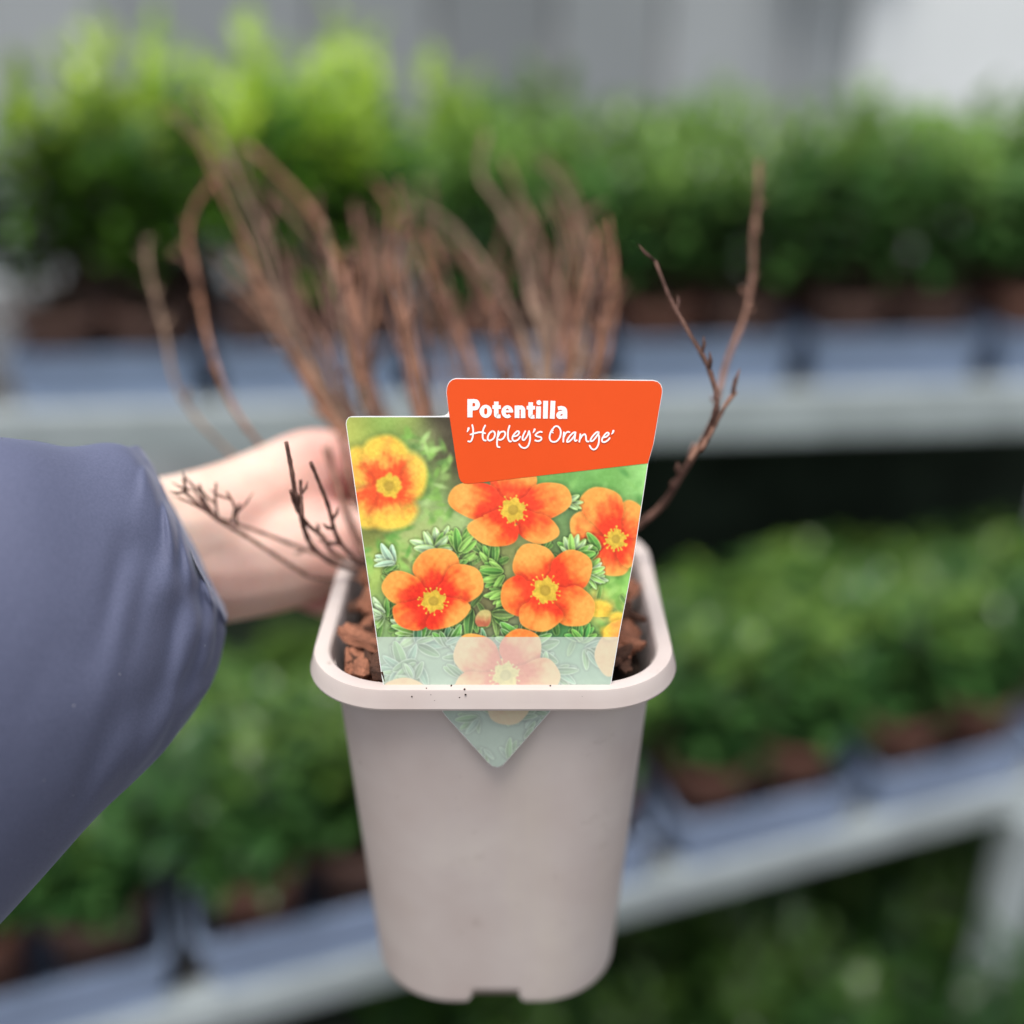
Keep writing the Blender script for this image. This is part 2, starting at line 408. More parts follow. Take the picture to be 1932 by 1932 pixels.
# rim: skirt, rolled top, inner wall
prof = [(WT - .0002, .0244, -.0056), (W + .0004, .0250, -.0064), (W + .0010, .0252, -.0061), (W + .0013, .0253, -.0055), (W + .0002, .0248, -.0036), (W - .0012, .0244, -.0007), (W - .0017, .0243, -.0001), (W - .0024, .024, .0),
        (W - .0080, .0215, .0), (W - .0098, .0208, -.0002), (W - .0112, .0204, -.0012), (W - .0118, .0203, -.003), (WT - .0042, .022, -.02), (WT - .0075, .022, -.05)]
V, F = loft([rsq(w, r, zz(z)) for w, r, z in prof])
o = mesh_obj('pot_rim', V, F, M['pot'], pot); o.data.set_sharp_from_angle(angle=R(24))

sp = []
for k in range(22):
    fx = random.gauss(-.0135, .0035) if k < 19 else random.uniform(-.03, .035); top_ = random.random() < .35
    c = Vector((fx, -W / 2 + random.uniform(.0008, .004), H + .0001)) if top_ else Vector((fx, -W / 2 + .0004 - .0012 * 0, H - random.uniform(.0012, .0050)))
    e = random.uniform(.0001, .00038); b_ = box(-e * random.uniform(.5, 1.4), e, -e * .5, e * .5, -e * random.uniform(.3, 1.2), e * .5); rt = Matrix.Rotation(random.uniform(0, 3), 3, (random.random(), random.random(), random.random()))
    sp.append(([c + rt @ Vector(v) for v in b_[0]], b_[1]))
V, F = join(sp); o = mesh_obj('soil_specks', V, F, M['soil'], pot, False); o['kind'] = 'stuff'

# mulch in the pot
mulch = empty('bark_mulch', (0, 0, RIM_Z - .0192))
tag(mulch, 'reddish brown bark chips on dark soil inside the square pot', 'mulch')
n = 30; gv = []; gf = []
P = rsq(WT - .007, .02, 0, 8, 6)
cen = [Vector((p.x * k, p.y * k, .008 + .003 * math.sin(p.x * 130 * k) * math.cos(p.y * 110 * k))) for k in (1.0, .7, .4, .12) for p in P]
npt = len(P)
gf = [(i * npt + j, i * npt + (j + 1) % npt, (i + 1) * npt + (j + 1) % npt, (i + 1) * npt + j) for i in range(3) for j in range(npt)] + [tuple(3 * npt + j for j in range(npt))]
mesh_obj('soil', cen, gf, M['soil'], mulch)
chips = []
for k in range(9):
    r = np.random.default_rng(200 + k); nx_, ny_ = 7, 4; top, bot = [], []
    prof_ = r.uniform(-.25, .25, size=(2, nx_ + 1)); ridge = r.uniform(-.35, .35, size=ny_ + 1)
    for i in range(nx_ + 1):
        x = -1 + 2 * i / nx_; wd = (.75 + .25 * math.sin(math.pi * i / nx_))
        for j in range(ny_ + 1):
            y = -1 + 2 * j / ny_; yj = y * wd + (prof_[0, i] if y < 0 else prof_[1, i]) * abs(y)
            xe = x + (.18 * r.uniform(-1, 1) if i in (0, nx_) else 0); h = .55 * (1 - .5 * y * y) + ridge[j] + .12 * r.uniform(-1, 1) + .25 * x * x * r.uniform(0, 1)
            top.append((xe, yj, h)); bot.append((xe, yj, h * .3 - .75 + .15 * r.uniform(-1, 1)))
    m_ = ny_ + 1; nT = len(top); F = []
    for i in range(nx_):
        for j in range(ny_):
            q = (i * m_ + j, (i + 1) * m_ + j, (i + 1) * m_ + j + 1, i * m_ + j + 1); F.append(q); F.append(tuple(nT + t_ for t_ in reversed(q)))
    for i in range(nx_):
        for j, fl_ in ((0, 0), (ny_, 1)):
            q = (i * m_ + j, nT + i * m_ + j, nT + (i + 1) * m_ + j, (i + 1) * m_ + j); F.append(q if not fl_ else tuple(reversed(q)))
    for j in range(ny_):
        for i, fl_ in ((0, 1), (nx_, 0)):
            q = (i * m_ + j, nT + i * m_ + j, nT + i * m_ + j + 1, i * m_ + j + 1); F.append(q if not fl_ else tuple(reversed(q)))
    me = new_mesh('bark_chip', (top + bot, F), M['chip'] if k % 2 else M['chip2'], False); chips.append(me)
for k in range(290):
    o = mesh_obj('bark_chip', 0, 0, 0, mulch, mesh=chips[k % 9])
    s = random.uniform(.0028, .0082)
    o.scale = (s * random.uniform(.9, 1.4), s * random.uniform(.45, .7), s * random.uniform(.22, .4))
    lim_ = .0470 - s * .75; x, y = random.uniform(-lim_, lim_), random.uniform(-lim_, lim_)
    if abs(x) + abs(y) > .078: x *= .88; y *= .88
    o.location = (x, y, .012 + random.uniform(0, .008)); o.rotation_euler = (random.uniform(-.5, .5), random.uniform(-.5, .5), random.uniform(0, 6.28))

# ------------------------------------------------------------------ plant label: artwork painted in code
U_0, V_0, CW, CH, SS = 640, 700, 625, 760, 2
def srgb(*c): return np.array(c, float) / 255
cv = np.zeros((CH * SS, CW * SS, 3)); yy, xx = np.mgrid[0:CH * SS, 0:CW * SS]; UU = U_0 + (xx + .5) / SS; VV = V_0 + (yy + .5) / SS
def vnoise(scale, seed, oct=3):
    r = np.random.default_rng(seed); out = np.zeros(UU.shape); amp = 1; tot = 0
    for o in range(oct):
        s = scale / 2 ** o; gx, gy = int(CW / s) + 3, int(CH / s) + 3; G = r.random((gy, gx))
        fx, fy = (UU - U_0) / s, (VV - V_0) / s; ix, iy = fx.astype(int), fy.astype(int); tx, ty = fx - ix, fy - iy
        tx = tx * tx * (3 - 2 * tx); ty = ty * ty * (3 - 2 * ty)
        out += amp * ((G[iy, ix] * (1 - tx) + G[iy, ix + 1] * tx) * (1 - ty) + (G[iy + 1, ix] * (1 - tx) + G[iy + 1, ix + 1] * tx) * ty); tot += amp; amp *= .5
    return out / tot
N1, N2, N3, N4 = vnoise(60, 1), vnoise(14, 2), vnoise(5, 3), vnoise(30, 9)
def sst(a, b, x): t = np.clip((x - a) / (b - a), 0, 1); return t * t * (3 - 2 * t)
# soft out-of-focus background: weighted colour spots
spots = [(670, 810, 182, 190, 95, 40), (720, 800, 150, 185, 95, 30), (770, 800, 165, 185, 100, 26), (828, 815, 78, 70, 52, 36), (842, 850, 80, 74, 54, 34), (848, 890, 92, 88, 60, 26), (800, 830, 175, 205, 125, 22), (820, 900, 135, 175, 95, 25),
         (760, 860, 150, 200, 110, 22), (840, 960, 160, 185, 120, 35), (790, 1000, 175, 190, 120, 30), (690, 1010, 140, 150, 80, 26), (700, 1070, 165, 190, 100, 30), (700, 860, 150, 180, 85, 22),
         (1090, 905, 120, 175, 95, 40), (1150, 900, 130, 190, 100, 34), (1205, 910, 165, 222, 135, 28), (1200, 960, 165, 220, 130, 30), (1070, 1000, 110, 140, 85, 24), (1080, 960, 100, 130, 85, 18),
         (1170, 1110, 150, 205, 105, 26), (1140, 1150, 220, 205, 110, 24), (1180, 1180, 235, 175, 80, 18), (950, 1060, 150, 160, 100, 40), (920, 1160, 130, 125, 85, 40), (760, 1190, 150, 180, 110, 45),
         (1080, 1200, 90, 150, 85, 35), (940, 1250, 130, 160, 120, 60), (760, 1260, 120, 160, 115, 60), (1100, 1270, 115, 160, 115, 50), (940, 1400, 130, 160, 130, 60)]
acc = np.zeros_like(cv); wt = np.zeros(UU.shape)
for u, v, r_, g_, b_, s in spots:
    w = np.exp(-((UU - u) ** 2 + (VV - v) ** 2) / (2 * (s * .8) ** 2)) + 1e-9; acc += w[..., None] * srgb(r_, g_, b_); wt += w
cv[:] = acc / wt[..., None]; cv *= (.9 + .2 * N1)[..., None]
def window(u, v, r):
    x0, x1 = int(max(0, (u - r - U_0) * SS)), int(min(CW * SS, (u + r - U_0) * SS)); y0, y1 = int(max(0, (v - r - V_0) * SS)), int(min(CH * SS, (v + r - V_0) * SS))
    return (slice(y0, y1), slice(x0, x1)) if x1 > x0 and y1 > y0 else None
def put(w, a, c): cv[w] = cv[w] * (1 - a[..., None]) + c * a[..., None]
def leaf(u, v, ang, L, wd, c, edge, soft=.8, curl=0., a0=1.0):
    w = window(u, v, L * 1.15 + 3)
    if w is None: return
    x, y = UU[w] - u, VV[w] - v; ca, sa = math.cos(ang), math.sin(ang)
    t = (x * ca + y * sa) / L; s = (-x * sa + y * ca) / L - curl * t * t
    hw = wd / L * np.sqrt(np.clip(np.sin(np.pi * np.clip(t, 0, 1) ** .8), 0, 1)) * .5
    dist = (hw - np.abs(s)) * L; m = sst(-soft, soft, dist) * (t > 0) * (t < 1)
    shade = (.74 + .40 * t + .22 * (N2[w] - .5) + .13 * np.sign(s))[..., None]
    cc = np.clip(c * shade, 0, 1); e = sst(2.1 + soft, .3, dist)[..., None] * .75
    cc = cc * (1 - e) + edge * (.85 + .3 * N3[w][..., None]) * e
    mid = (sst(1.1, .2, np.abs(s) * L) * (t < .92))[..., None] * .4; cc = cc * (1 - mid) + edge * mid
    sh = sst(-7.5, 0, dist) * (t > -.05) * (t < 1.05) * .20 * a0; cv[w] *= (1 - sh * (1 - m))[..., None]
    put(w, m * a0, cc)
G1, G2, G3, G4 = srgb(105, 165, 75), srgb(150, 200, 100), srgb(185, 215, 165), srgb(80, 125, 62)
E1, E2 = srgb(190, 225, 130), srgb(215, 235, 195)
r = np.random.default_rng(5)
def rosette(u, v, n, L, a0, a1, pal, soft=1.1, edge=E1):
    for k in r.permutation(n):
        a = math.radians(a0 + (a1 - a0) * (k + .5) / n + r.uniform(-7, 7)); l = L * r.uniform(.75, 1.1)
        leaf(u + r.uniform(-4, 4), v + r.uniform(-4, 4), a, l, l * r.uniform(.28, .42), pal[r.integers(len(pal))], edge, soft, r.uniform(-.18, .18))
def soft_leaves(n, u0, u1, v0, v1, soft, pal):
    for _ in range(n):
        leaf(r.uniform(u0, u1), r.uniform(v0, v1), r.uniform(0, 6.28), r.uniform(22, 40), r.uniform(9, 15), pal[r.integers(len(pal))], E1 * .9, soft, r.uniform(-.2, .2), .75)
def blobs(n, u0, u1, v0, v1, pal):
    for _ in range(n):
        u, v = r.uniform(u0, u1), r.uniform(v0, v1); w = window(u, v, 40); a = r.uniform(0, 6.28); x, y = UU[w] - u, VV[w] - v
        d = np.hypot((x * math.cos(a) + y * math.sin(a)) / r.uniform(10, 17), (-x * math.sin(a) + y * math.cos(a)) / r.uniform(4, 8)); put(w, np.exp(-d ** 3) * r.uniform(.4, .8), pal[r.integers(len(pal))])
blobs(70, 765, 850, 815, 985, [G2, srgb(175, 215, 125), srgb(140, 190, 90), srgb(110, 150, 80), srgb(195, 225, 150)])
blobs(40, 690, 790, 985, 1080, [G2, G1, srgb(175, 205, 120), srgb(105, 120, 65)]); blobs(16, 1040, 1215, 885, 960, [srgb(120, 180, 95), srgb(150, 205, 115), srgb(100, 160, 85)]); blobs(40, 1085, 1190, 1080, 1200, [G2, srgb(170, 215, 120), srgb(110, 165, 75)])
soft_leaves(40, 690, 1180, 1100, 1215, 1.4, [G4, G1 * .8]); soft_leaves(25, 880, 1130, 1010, 1120, 1.6, [G4, G1 * .85])
def petal(cu, cv_, pu, pv, rx, ry, rot, c_in, c_mid, c_out, soft, reach, seed, warm=0.0):
    """one petal of the flower centred (cu, cv_): a rounded lobe that narrows to the centre"""
    dx, dy = pu - cu, pv - cv_; D = math.hypot(dx, dy) + 1e-6; ax, ay = dx / D, dy / D
    ph = math.atan2(ay, ax) - rot; rad_ = math.hypot(rx * math.cos(ph), ry * math.sin(ph)); tan_ = 1.10 * math.hypot(rx * math.sin(ph), ry * math.cos(ph))
    L = D + rad_; w = window(cu + dx * .6, cv_ + dy * .6, L * .8 + tan_ + 8)
    if w is None: return
    x, y = UU[w] - cu, VV[w] - cv_; t = (x * ax + y * ay) / L; q = -x * ay + y * ax
    tm = max(.35, min(.8, D / L)); tt = np.clip(t, 0, 1)
    X0, Y0 = UU[w] - pu, VV[w] - pv; cr, sr = math.cos(rot), math.sin(rot); X1, Y1 = (X0 * cr + Y0 * sr) / (rx * 1.04), (-X0 * sr + Y0 * cr) / (ry * 1.04)
    th = np.arctan2(Y1, X1); rl = np.hypot(X1, Y1) * (1 + .03 * np.sin(3 * th + seed) + .022 * np.sin(5 * th + 2 * seed))
    d1 = (1 - rl) * min(rx, ry); d2 = np.where((t > 0) & (t < tm * .85), tan_ * (.30 + .55 * tt / tm) - np.abs(q), -20)
    d = np.maximum(d1, d2); m = sst(-soft, soft, d) * (t > 0)
    st_ = .5 + .5 * np.sin(q * .45 / (.35 + tt) + 4 * N2[w] + seed)
    g_ = t + .26 * (N2[w] - .5) + .06 * (st_ - .5) + .62 * (N4[w] - .5) - warm + .10 * np.abs(q) / tan_
    k1 = sst(.32, .66, g_)[..., None]; k2 = sst(.52, .92, g_)[..., None]
    c = c_in * (1 - k1) + c_mid * k1; c = c * (1 - k2) + c_out * k2
    hl = (sst(.35, 0, np.hypot(t - .72, (q / tan_ - .2 * math.sin(seed)) * .5)) * .35)[..., None]; c = c * (1 - hl) + np.minimum(1, c_out * 1.05 + .03) * hl
    c = c * (.96 + .08 * N3[w])[..., None]
    e = (sst(2.5 + soft, 0, d) * .30)[..., None]; c = c * (1 - e) + np.minimum(1, c * 1.06 + .03) * e
    sh = sst(-8 - soft, 0, d) * .13 * (t > .05); cv[w] *= (1 - sh * (1 - m))[..., None]
    put(w, m, np.clip(c, 0, 1))
def centre(u, v, r0, soft, star=6, a0=.3, sq=1.0):
    yel, ol = srgb(232, 196, 72), srgb(178, 150, 56)
    for k in range(18):
        a = k * 2 * math.pi / 18 + r.uniform(-.12, .12); l = r0 * r.uniform(1.05, 1.5)
        for t in np.linspace(.5, 1, 7):
            uu, vv = u + math.cos(a) * l * t, v + math.sin(a) * l * t * sq; w = window(uu, vv, 5 + soft)
            if w is None: continue
            d = np.hypot(UU[w] - uu, VV[w] - vv); put(w, sst(1.25 + soft, .4, d) if t < .97 else sst(2.5 + soft, 1.0, d), yel * (.95 + .1 * r.random()))
    w = window(u, v, r0 * 2)
    if w is None: return
    x, y = UU[w] - u, (VV[w] - v) / sq; th = np.arctan2(y, x); rr = np.hypot(x, y)
    edge = r0 * (.82 + .30 * np.abs(((th + a0) * star / (2 * np.pi)) % 1 - .5) * 2)
    put(w, sst(-soft - .6, soft + .6, edge * 1.12 - rr), yel * (.86 + .2 * N3[w][..., None])); put(w, sst(r0 * .55 + soft, r0 * .42, rr) * .75, ol); put(w, sst(r0 * .38 + soft, r0 * .2, rr) * .5, srgb(205, 172, 70))
RED, ORA, AMB, YEL = srgb(240, 72, 38), srgb(250, 125, 55), srgb(254, 172, 84), srgb(248, 208, 82)
def flower(cu, cvv, petals, soft, reach, ci=RED, cm=ORA, co=AMB, r0=15, sq=1.0, wm=(.0, .12, -.05, .06, -.02)):
    for k, (pu, pv, rx, ry, rot) in enumerate(petals): petal(cu, cvv, pu, pv, rx, ry, math.radians(rot), ci, cm, co, soft, reach, k * 1.7 + cu, wm[k % len(wm)])
    centre(cu, cvv, r0, max(.2, (soft - .8) * .8), sq=sq)
# out-of-focus flowers
flower(734, 917, [(680, 882, 34, 38, 20), (693, 957, 38, 38, -20), (745, 968, 42, 30, -20), (772, 902, 32, 46, 10), (727, 858, 40, 36, 0)], 7.0, 68, srgb(242, 92, 42), srgb(250, 165, 75), srgb(246, 206, 84), 15)
flower(1162, 1017, [(1105, 996, 29, 33, 0), (1124, 1036, 24, 26, 30), (1158, 1058, 31, 29, 0), (1188, 1034, 25, 34, 0), (1190, 978, 24, 34, -10), (1136, 955, 41, 34, 25)], 1.8, 80, RED, srgb(249, 105, 52), AMB, 16)
for u, v, s in ((1132, 1150, 22), (1168, 1170, 18), (1150, 1195, 16)): petal(u, v + 14, u, v, s, s * .8, .3, YEL, srgb(245, 190, 75), YEL, 5, 60, u)
# leaves in focus
for _ in range(22):
    uu_, vv_ = r.uniform(705, 1150), r.uniform(1020, 1200); a_ = r.uniform(0, 360)
    rosette(uu_, vv_, 5, r.uniform(30, 46), a_, a_ + 120, [G1, G4, G2, srgb(95, 150, 70)], soft=1.6)
rosette(822, 1040, 13, 46, 200, 345, [G3, G2, G1]); rosette(868, 1042, 9, 44, 225, 330, [G1, G2, srgb(130, 185, 85)]); rosette(742, 1062, 7, 42, 165, 260, [G3, srgb(175, 210, 180)], edge=E2)
rosette(1080, 1052, 11, 44, 215, 350, [G1, G2, G3]); rosette(948, 1082, 9, 42, 130, 245, [G2, G1]); rosette(955, 1120, 7, 38, 120, 220, [G1, G2]); rosette(1110, 1085, 8, 36, -40, 60, [G2, G3], edge=E2)
rosette(724, 1160, 8, 34, 110, 250, [G3, G2], edge=E2); rosette(790, 1190, 10, 50, 130, 240, [G2, G1, G3], edge=E2); rosette(830, 1195, 8, 44, -50, 60, [G1, G4]); rosette(890, 1150, 7, 52, 60, 200, [G4, srgb(120, 140, 85)])
rosette(930, 1155, 6, 44, -30, 110, [G4, srgb(110, 135, 80)]); rosette(1095, 1210, 9, 38, 200, 340, [G1, srgb(85, 160, 80)]); rosette(1068, 950, 4, 32, -40, 30, [G2, G3]); rosette(1020, 1040, 5, 26, 200, 330, [G1, G4])
petal(912, 1182, 912, 1168, 14, 18, .4, srgb(190, 110, 80), srgb(205, 150, 105), srgb(200, 185, 120), 1.2, 26, 2)
# leaves of the pale lower band
for _ in range(30):
    rosette(r.uniform(715, 1160), r.uniform(1215, 1300), 6, r.uniform(34, 58), *(lambda a: (a, a + 130))(r.uniform(0, 360)), [G1, G4, srgb(95, 150, 105)], edge=E2)
for _ in range(12):
    rosette(r.uniform(860, 1020), r.uniform(1330, 1440), 6, r.uniform(26, 44), *(lambda a: (a, a + 130))(r.uniform(0, 360)), [G1, G4, srgb(110, 150, 120)], edge=E2)
# flowers in focus
flower(968, 962, [(970, 914, 42, 38, 0), (898, 945, 50, 34, 12), (1033, 945, 44, 33, -18), (1014, 997, 39, 27, 15), (932, 1002, 47, 27, 8)], .8, 92, r0=20)
flower(818, 1134, [(825, 1072, 43, 37, 0), (873, 1102, 38, 36, -35), (760, 1110, 39, 30, 15), (776, 1163, 36, 24, 18), (846, 1160, 44, 21, -27)], .8, 84, srgb(238, 60, 34), r0=20, sq=.9, wm=(.0, -.05, .05, .25, .1))
flower(1029, 1114, [(1008, 1065, 40, 38, 10), (1079, 1076, 37, 38, 0), (975, 1125, 29, 37, -8), (1083, 1145, 38, 37, 10), (1019, 1162, 40, 28, 0)], .8, 86, r0=21, wm=(-.08, .16, .22, -.05, .05))
flower(954, 1274, [(899, 1236, 43, 38, 20), (983, 1227, 38, 40, 0), (1020, 1275, 36, 32, 0), (892, 1294, 34, 26, -10), (958, 1338, 38, 28, 0)], .8, 88, r0=21)
petal(762, 1330, 762, 1296, 36, 16, 0, ORA, ORA, AMB, .8, 60, 3); petal(1200, 1236, 1150, 1236, 26, 38, 0, AMB, AMB, AMB, .8, 60, 1); petal(1180, 1310, 1140, 1306, 26, 12, 0, ORA, AMB, AMB, .8, 60, 4)
petal(1190, 1190, 1160, 1188, 24, 14, -.6, AMB, AMB, YEL, 2, 60, 4)
# pale lower band printed over the picture
for _ in range(2):                              # a printed photograph: slight lens softness and grain
    cv = (cv + np.roll(cv, 1, 0) + np.roll(cv, -1, 0)) / 3; cv = (cv + np.roll(cv, 1, 1) + np.roll(cv, -1, 1)) / 3
cv = np.clip((cv - .5) * 1.10 + .5 + .06 * (N3 - .5)[..., None] + .08 * (N1 - .5)[..., None], 0, 1)
lum = cv.mean(2, keepdims=True)
band = (cv * .82 + lum * .18) * .36 + srgb(226, 236, 229) * .64 - .015 * (1 - lum)
low = (VV > 1202.2)[..., None]; cv = np.where(low, np.clip(band, 0, 1), cv)
cv = np.clip(cv, 0, 1); lin = np.where(cv <= .04045, cv / 12.92, ((cv + .055) / 1.055) ** 2.4)

LAB_Y = -.0519                                  # the card stands in the slot of the front rim and leans back above it
LEAN = R(22)
CN_UP = Vector((0, -math.cos(LEAN), math.sin(LEAN))); CN_LO = Vector((0, -1, 0)); HINGE = Vector((0, LAB_Y, RIM_Z - .001))
def card(u, v, lift=0.0):
    k = FW + Vector((1, 0, 0)) * ((u - 966) / FOC) + UP * ((966 - v) / FOC)
    n_ = CN_UP
    p = CAM + k * ((HINGE - CAM).dot(n_) / k.dot(n_))
    if p.z < HINGE.z:
        n_ = CN_LO; p = CAM + k * ((HINGE - CAM).dot(n_) / k.dot(n_))
    return p + n_ * lift
label = empty('plant_label', (0, LAB_Y, RIM_Z))
tag(label, 'printed plant label with orange name panel and potentilla flower photo, stuck in pot rim', 'label')
outl = [(652.4, 800), (653.5, 793), (657, 788), (663, 786), (700, 785.6), (828, 785.5), (838, 784.5), (844, 781), (846.5, 775), (844, 757), (842, 741), (843, 730), (847, 721), (853, 716), (860, 714),
        (1050, 715.5), (1232, 717.4), (1241, 719.5), (1247, 725), (1249.8, 733), (1250, 741), (1243, 780), (1233.3, 838), (1223, 874), (1196, 1054), (1170, 1190), (1155.5, 1275), (1153.5, 1288), (1149, 1296), (1143, 1298.5),
        (1038, 1299), (1040.5, 1338), (1036, 1345), (955, 1437), (948, 1444), (939, 1447.5), (929, 1445.5), (921, 1439), (840, 1350), (834.5, 1342), (836, 1300), (735, 1303.5), (727, 1300), (723, 1293), (718, 1262), (709, 1195), (684, 1022), (668, 910)]
bm = bmesh.new()
vs = [bm.verts.new(card(u, v)) for u, v in outl]; f = bm.faces.new(vs)
ext = bmesh.ops.extrude_face_region(bm, geom=[f]); bmesh.ops.translate(bm, vec=(0, .0006, -.0001), verts=[e for e in ext['geom'] if isinstance(e, bmesh.types.BMVert)])
bmesh.ops.recalc_face_normals(bm, faces=bm.faces[:])
me = bpy.data.meshes.new('card'); bm.to_mesh(me); bm.free(); me.materials.append(M['card'])
o = bpy.data.objects.new('card', me); col.objects.link(o); keep(o, label)
def edges_of(poly, vs_):
    lo, hi = [], []
    for v in vs_:
        xs = []
        for (u0, v0), (u1, v1) in zip(poly, poly[1:] + poly[:1]):
            if (v0 <= v < v1) or (v1 <= v < v0): xs.append(u0 + (u1 - u0) * (v - v0) / (v1 - v0))
        lo.append(min(xs)); hi.append(max(xs))
    return np.array(lo), np.array(hi)
def sheet(name, vs_, nx, lift, inset=1.3):
    lo, hi = edges_of(outl, vs_); lo += inset; hi -= inset
    T = np.linspace(0, 1, nx); U = lo[:, None] + (hi - lo)[:, None] * T; Vv = np.repeat(np.array(vs_)[:, None], nx, 1)
    fx, fy = (U - U_0) * SS - .5, (Vv - V_0) * SS - .5; ix, iy = np.clip(fx.astype(int), 0, CW * SS - 2), np.clip(fy.astype(int), 0, CH * SS - 2); tx, ty = (fx - ix)[..., None], (fy - iy)[..., None]
    C = (lin[iy, ix] * (1 - tx) + lin[iy, ix + 1] * tx) * (1 - ty) + (lin[iy + 1, ix] * (1 - tx) + lin[iy + 1, ix + 1] * tx) * ty
    t = (966 - Vv) / FOC; s = (U - 966) / FOC
    ky = math.cos(PITCH) + t * math.sin(PITCH); kz = -math.sin(PITCH) + t * math.cos(PITCH)
    def hit(n_): return (HINGE - CAM).dot(n_) / (ky * n_.y + kz * n_.z)
    k1, k2 = hit(CN_UP), hit(CN_LO); up_ = (CAM.z + kz * k1) >= HINGE.z; k = np.where(up_, k1, k2)
    P = np.stack([CAM.x + s * k, CAM.y + ky * k + lift * np.where(up_, CN_UP.y, CN_LO.y), CAM.z + kz * k + lift * np.where(up_, CN_UP.z, CN_LO.z)], -1).reshape(-1, 3)
    ny = len(vs_); idx = np.arange(ny * nx).reshape(ny, nx)
    Fq = np.stack([idx[:-1, :-1], idx[1:, :-1], idx[1:, 1:], idx[:-1, 1:]], -1).reshape(-1, 4)
    me = bpy.data.meshes.new(name); me.vertices.add(len(P)); me.vertices.foreach_set('co', P.ravel())
    me.loops.add(Fq.size); me.loops.foreach_set('vertex_index', Fq.ravel().astype(np.int32)); me.polygons.add(len(Fq))
    me.polygons.foreach_set('loop_start', np.arange(0, Fq.size, 4, dtype=np.int32)); me.polygons.foreach_set('loop_total', np.full(len(Fq), 4, dtype=np.int32))
    me.update(calc_edges=True)
    ca = me.color_attributes.new('print', 'FLOAT_COLOR', 'POINT'); ca.data.foreach_set('color', np.concatenate([C.reshape(-1, 3) * .84, np.ones((len(P), 1))], 1).astype(np.float32).ravel())
    me.materials.append(M['printed']); o = bpy.data.objects.new(name, me); col.objects.link(o); keep(o, label); return o
sheet('flower_picture', list(np.arange(787.2, 1298.0, 1.15)) , 470, .00006)
sheet('picture_on_tongue', list(np.arange(1300.0, 1446.2, 1.15)), 190, .00006)
panel = [(842.8, 741), (843.8, 730.5), (847.6, 722), (853.5, 717), (860, 715.2), (1050, 716.7), (1232, 718.6), (1240.5, 720.6), (1246, 726), (1248.7, 733.5), (1248.8, 741), (1242, 780), (1232.3, 838), (1222.2, 874), (884, 912.8), (876, 912.2), (869.5, 908), (866, 900), (862, 879), (846.6, 775)]
pv = [card(u, v, .00016) for u, v in panel]; bm = bmesh.new(); bm.faces.new([bm.verts.new(p) for p in reversed(pv)])
bmesh.ops.triangulate(bm, faces=bm.faces[:]); me = bpy.data.meshes.new('name_panel'); bm.to_mesh(me); bm.free(); me.materials.append(M['orange'])
o = bpy.data.objects.new('name_panel', me); col.objects.link(o); keep(o, label)
lift_i = [0]
def stroke(pts, ws, ou, cap=True, closed=False, per=6):
    lift_i[0] += 1; lf = .00024 + lift_i[0] * .000004
    if not isinstance(ws, (list, tuple)): ws = [ws] * len(pts)
    P = catmull([(x, y, w) for (x, y), w in zip(pts, ws)], per) if len(pts) > 2 else [np.array((*pts[0], ws[0]), float), np.array((*pts[1], ws[1]), float)]
    k = .08598; L, Rr = [], []
    for i, p in enumerate(P):
        q0, q1 = P[max(i - 1, 0)], P[min(i + 1, len(P) - 1)]
        if closed and i in (0, len(P) - 1): q0, q1 = P[-2], P[1]
        t = (q1 - q0)[:2]; t /= np.linalg.norm(t) + 1e-9; n_ = np.array([-t[1], t[0]])
        L.append(p[:2] + n_ * p[2] / 2); Rr.append(p[:2] - n_ * p[2] / 2)
    V = [card(ou + a[0] * k, 747.5 + a[1] * k, lf) for a in L + Rr]; n_ = len(L)
    F = [(i, i + 1, n_ + i + 1, n_ + i) for i in range(n_ - 1)]
    if cap:
        for i in (0, len(P) - 1):
            c = P[i]; o_ = len(V)
            V += [card(ou + (c[0] + math.cos(a) * c[2] / 2) * k, 747.5 + (c[1] + math.sin(a) * c[2] / 2) * k, lf + .000002) for a in np.linspace(0, 2 * math.pi, 13)[:-1]]
            F.append(tuple(range(o_, o_ + 12)))
    return V, F
A1, A2 = 868.9, 1022.2
def ell(cx, cy, rx, ry, ws, a0=0, a1=360, n_=17):
    an = np.radians(np.linspace(a0, a1, n_)); return [(cx + rx * math.cos(a), cy + ry * math.sin(a)) for a in an], [ws[0] + (ws[1] - ws[0]) * abs(math.sin(a)) for a in an]
